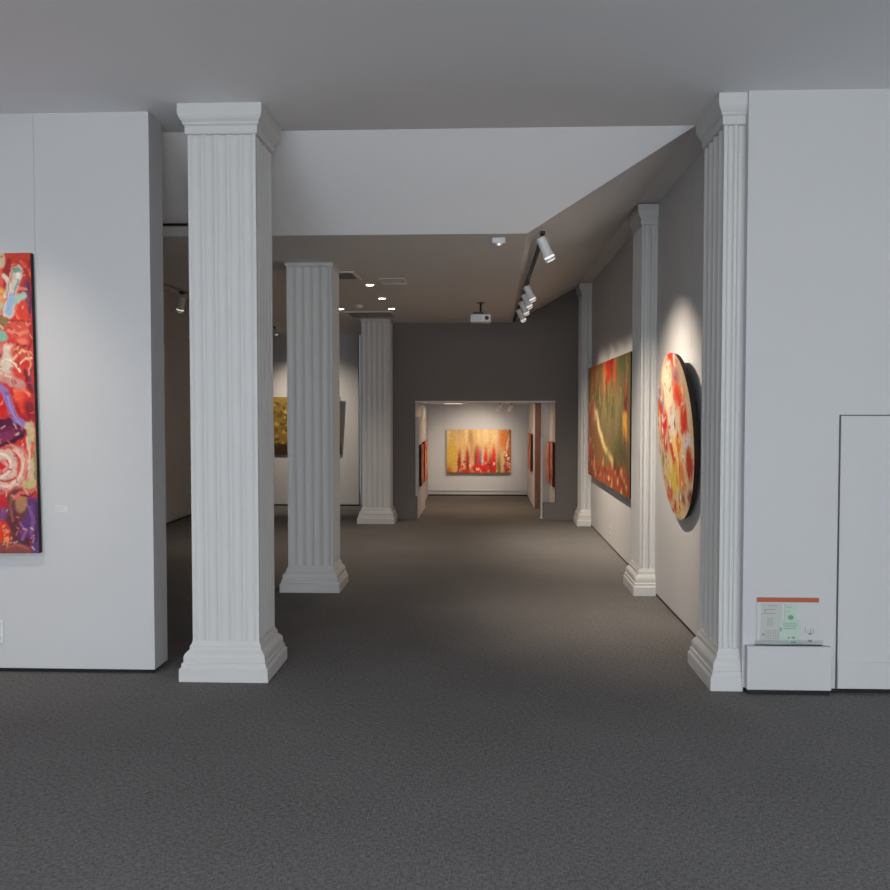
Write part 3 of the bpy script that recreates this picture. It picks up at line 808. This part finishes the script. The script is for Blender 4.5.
t = thing('ceiling_sensor', 'small white box with a lit lens on the low ceiling, close to the sloping panel', 'sensor', (0.115, 7.30, H2))
bm = bm_new(); box(bm, -0.052, 0.052, -0.03, 0.03, -0.045, 0); obj('housing', bm, M['white_metal'], t, bevel=0.004)
bm = bm_new(); lathe(bm, [(0.012, -0.064), (0.026, -0.060), (0.033, -0.045)]); obj('dome', bm, M['white_metal'], t, smooth=True)
bm = bm_new(); tube(bm, (0, -0.031, -0.056), (0, -0.020, -0.052), 0.008, n=12); obj('indicator_lamp', bm, M['lens'], t)

t = thing('smoke_detector', 'small white smoke detector on the low ceiling between the downlights', 'smoke detector', (-1.63, 11.8, H2))
bm = bm_new(); lathe(bm, [(0.022, -0.042), (0.040, -0.036), (0.050, -0.022), (0.052, -0.0)]); obj('housing', bm, M['white_metal'], t, smooth=True)
bm = bm_new(); tube(bm, (0, 0, -0.046), (0, 0, -0.041), 0.014, n=14); obj('sensor_cap', bm, M['grey_metal'], t)


def air_vent(label, x0, x1, y0, y1):
    t = thing('air_vent', label, 'air vent', ((x0 + x1) / 2, (y0 + y1) / 2, H2), group='air vents in the low ceiling')
    w_, l_ = (x1 - x0) / 2, (y1 - y0) / 2
    bm = bm_new(); f = 0.035
    box(bm, -w_, w_, -l_, -l_ + f, -0.012, 0); box(bm, -w_, w_, l_ - f, l_, -0.012, 0)
    box(bm, -w_, -w_ + f, -l_ + f, l_ - f, -0.012, 0); box(bm, w_ - f, w_, -l_ + f, l_ - f, -0.012, 0)
    obj('frame', bm, M['white_metal'], t)
    bm = bm_new(); box(bm, -w_ + f, w_ - f, -l_ + f, l_ - f, -0.003, 0); obj('backing', bm, M['black'], t)
    n = max(3, int((2 * l_ - 2 * f) / 0.05))
    bm = bm_new()
    for k in range(n):
        y = -l_ + f + (k + .5) * (2 * l_ - 2 * f) / n
        prism(bm, [(-w_ + f, y - 0.012, -0.004), (-w_ + f, y + 0.012, -0.013), (-w_ + f, y + 0.013, -0.011), (-w_ + f, y - 0.011, -0.002)], (2 * w_ - 2 * f, 0, 0))
    obj('slats', bm, M['grey_metal'], t)


air_vent('air vent in the low ceiling partly hidden by the top of the second column', -1.85, -1.28, 8.95, 9.45)
air_vent('wide air vent in the low ceiling in front of the top of the third column', -1.95, -1.27, 12.55, 13.3)
bm = bm_new(); f = 0.012
x0, x1, y0, y1 = -1.10, -0.83, 9.43, 9.85
box(bm, x0, x1, y0, y0 + f, H2 - 0.004, H2); box(bm, x0, x1, y1 - f, y1, H2 - 0.004, H2); box(bm, x0, x0 + f, y0, y1, H2 - 0.004, H2); box(bm, x1 - f, x1, y0, y1, H2 - 0.004, H2)
t = obj('access_hatch', bm, M['ceiling']); tag(t, 'faint square hatch outline in the low ceiling right of the first downlight', 'ceiling hatch')


# ------------------------------------------------------------------ wall fittings
def outlet(label, loc, rz, group=None):
    t = thing('wall_outlet', label, 'outlet', loc, (0, 0, rz))
    bm = bm_new(); box(bm, -0.043, 0.043, -0.009, 0, -0.075, 0.075); obj('plate', bm, M['white_metal'], t, bevel=0.003)
    for z in (-0.04, 0.04):
        bm = bm_new()
        box(bm, -0.02, -0.012, -0.0102, -0.0085, z - 0.012, z + 0.012); box(bm, 0.012, 0.02, -0.0102, -0.0085, z - 0.012, z + 0.012)
        box(bm, -0.004, 0.004, -0.0102, -0.0085, z - 0.018, z - 0.010)
        obj('socket', bm, M['black'], t)
    return t


outlet('white double outlet low on the right wall under the large olive painting', (XR, 11.35, 0.19), -math.pi / 2)
outlet('white outlet low on the front left wall, cut by the left picture edge', (-3.162, 5.722, 0.265), 0)

t = thing('light_switch', 'white wall switch cut by the right picture edge above the flush door', 'light switch', (2.478, 5.505, 1.855))
bm = bm_new(); box(bm, -0.045, 0.045, -0.012, 0, -0.052, 0.052); obj('plate', bm, M['white_metal'], t, bevel=0.004)
bm = bm_new(); box(bm, -0.028, 0.028, -0.016, -0.011, -0.034, 0.034); obj('rocker', bm, M['white_metal'], t, bevel=0.002)

t = thing('wall_label', 'small white caption card on the front left wall beside the tall painting', 'label', (-2.722, 5.722, 1.070))
bm = bm_new(); box(bm, -0.042, 0.042, -0.004, 0, -0.022, 0.022); obj('card', bm, M['tag'], t)
bm = bm_new()
for k in range(3): box(bm, -0.036, 0.02 - k * 0.012, -0.0046, -0.0039, 0.010 - k * 0.011, 0.012 - k * 0.011)
obj('print_lines', bm, M['seam'], t)

# white base box with the leaflet sign standing on it
bm = bm_new(); box(bm, 1.578, 2.078, 5.452, 5.506, 0.028, 0.292)
me_box = obj('base_box', bm, M['wall'], bevel=0.006)
tag(me_box, 'white boxed base at the foot of the right front wall, under the leaflet sign', 'base box')
bm = bm_new(); box(bm, 1.588, 2.068, 5.460, 5.506, 0.0, 0.028); o = obj('plinth', bm, M['plinth'], me_box)

t = thing('leaflet_holder', 'clear leaflet holder with orange header and green print on the white base box', 'sign', (1.83, 5.5185, 0.292))
t.scale = (1, 1, 1.12)
bm = bm_new(); box(bm, -0.20, 0.20, -0.040, -0.037, 0.0, 0.030); box(bm, -0.20, 0.20, -0.040, -0.022, 0.0, 0.003)
obj('acrylic_tray', bm, M['acrylic'], t)
bm = bm_new(); box(bm, -0.185, 0.182, -0.024, -0.0205, 0.232, 0.256); obj('header_strip', bm, M['orange'], t)
bm = bm_new(); box(bm, -0.183, 0.18, -0.020, -0.018, 0.003, 0.245); back = obj('backing_sheet', bm, M['wall'], t)
bm = bm_new(); box(bm, -0.160, -0.035, -0.0225, -0.020, 0.016, 0.225); obj('leaflet', bm, M['leaf_white'], t)
for z, x0, x1 in ((.210, -.12, -.07), (.190, -.145, -.075), (.168, -.15, -.075)):
    bm = bm_new(); box(bm, x0, x1, -0.0232, -0.0224, z, z + .003); obj('print_line', bm, M['ink'], t)
for x0, x1, z0, z1 in ((-.139, -.131, .180, .188), (-.150, -.138, .05, .062)):
    bm = bm_new(); box(bm, x0, x1, -0.0232, -0.0224, z0, z1); obj('print_mark', bm, M['ink'], t)
bm = bm_new()
for k in range(4): box(bm, -.13, -.045, -0.0232, -0.0224, .035 + k * .014, .0365 + k * .014)
for k in range(7): box(bm, -.13 + k * .0142, -.1285 + k * .0142, -0.0232, -0.0224, .035, .078)
obj('print_table', bm, M['ink'], t)
for k in range(3):
    bm = bm_new(); box(bm, -.12 + k * .012, -.117 + k * .012, -0.0232, -0.0224, .10, .15); obj('print_line', bm, M['ink'], t)
bm = bm_new(); box(bm, -0.052, 0.075, -0.0262, -0.0236, 0.012, 0.135); box(bm, -0.02, 0.05, -0.0262, -0.0236, 0.135, 0.222); obj('leaflet', bm, M['leaf_green'], t)
def marks(material, rects, y0, y1):
    for x0, x1, z0, z1 in rects:
        bm = bm_new(); box(bm, x0, x1, y0, y1, z0, z1); obj('print_mark', bm, material, t)


bm = bm_new()
prism(bm, [(0.015 + 0.018 * math.cos(a * math.pi / 8), -0.0270, 0.150 + 0.013 * math.sin(a * math.pi / 8)) for a in range(16)], (0, 0.0008, 0))
obj('round_mark', bm, M['ink_green'], t)
marks(M['ink_green'], [(x0, x1, z, z + .003) for z, x0, x1 in ((.205, -.012, .02), (.18, -.004, .008), (.118, -.03, .05), (.108, -.03, .055), (.098, -.02, .05), (.088, -.03, .045))], -0.0270, -0.0261)
marks(M['ink'], [(-.048, -.038, .075, .095), (-.002, .010, .035, .045), (.022, .042, .036, .046), (.018, .048, .012, .020), (.12, .142, .02, .030), (.12, .142, .058, .066)]
      + [(.10 + k * .016, .103 + k * .016, .066, .066 + (.03, .014, .026, .022)[k]) for k in range(4)], -0.0272, -0.0261)
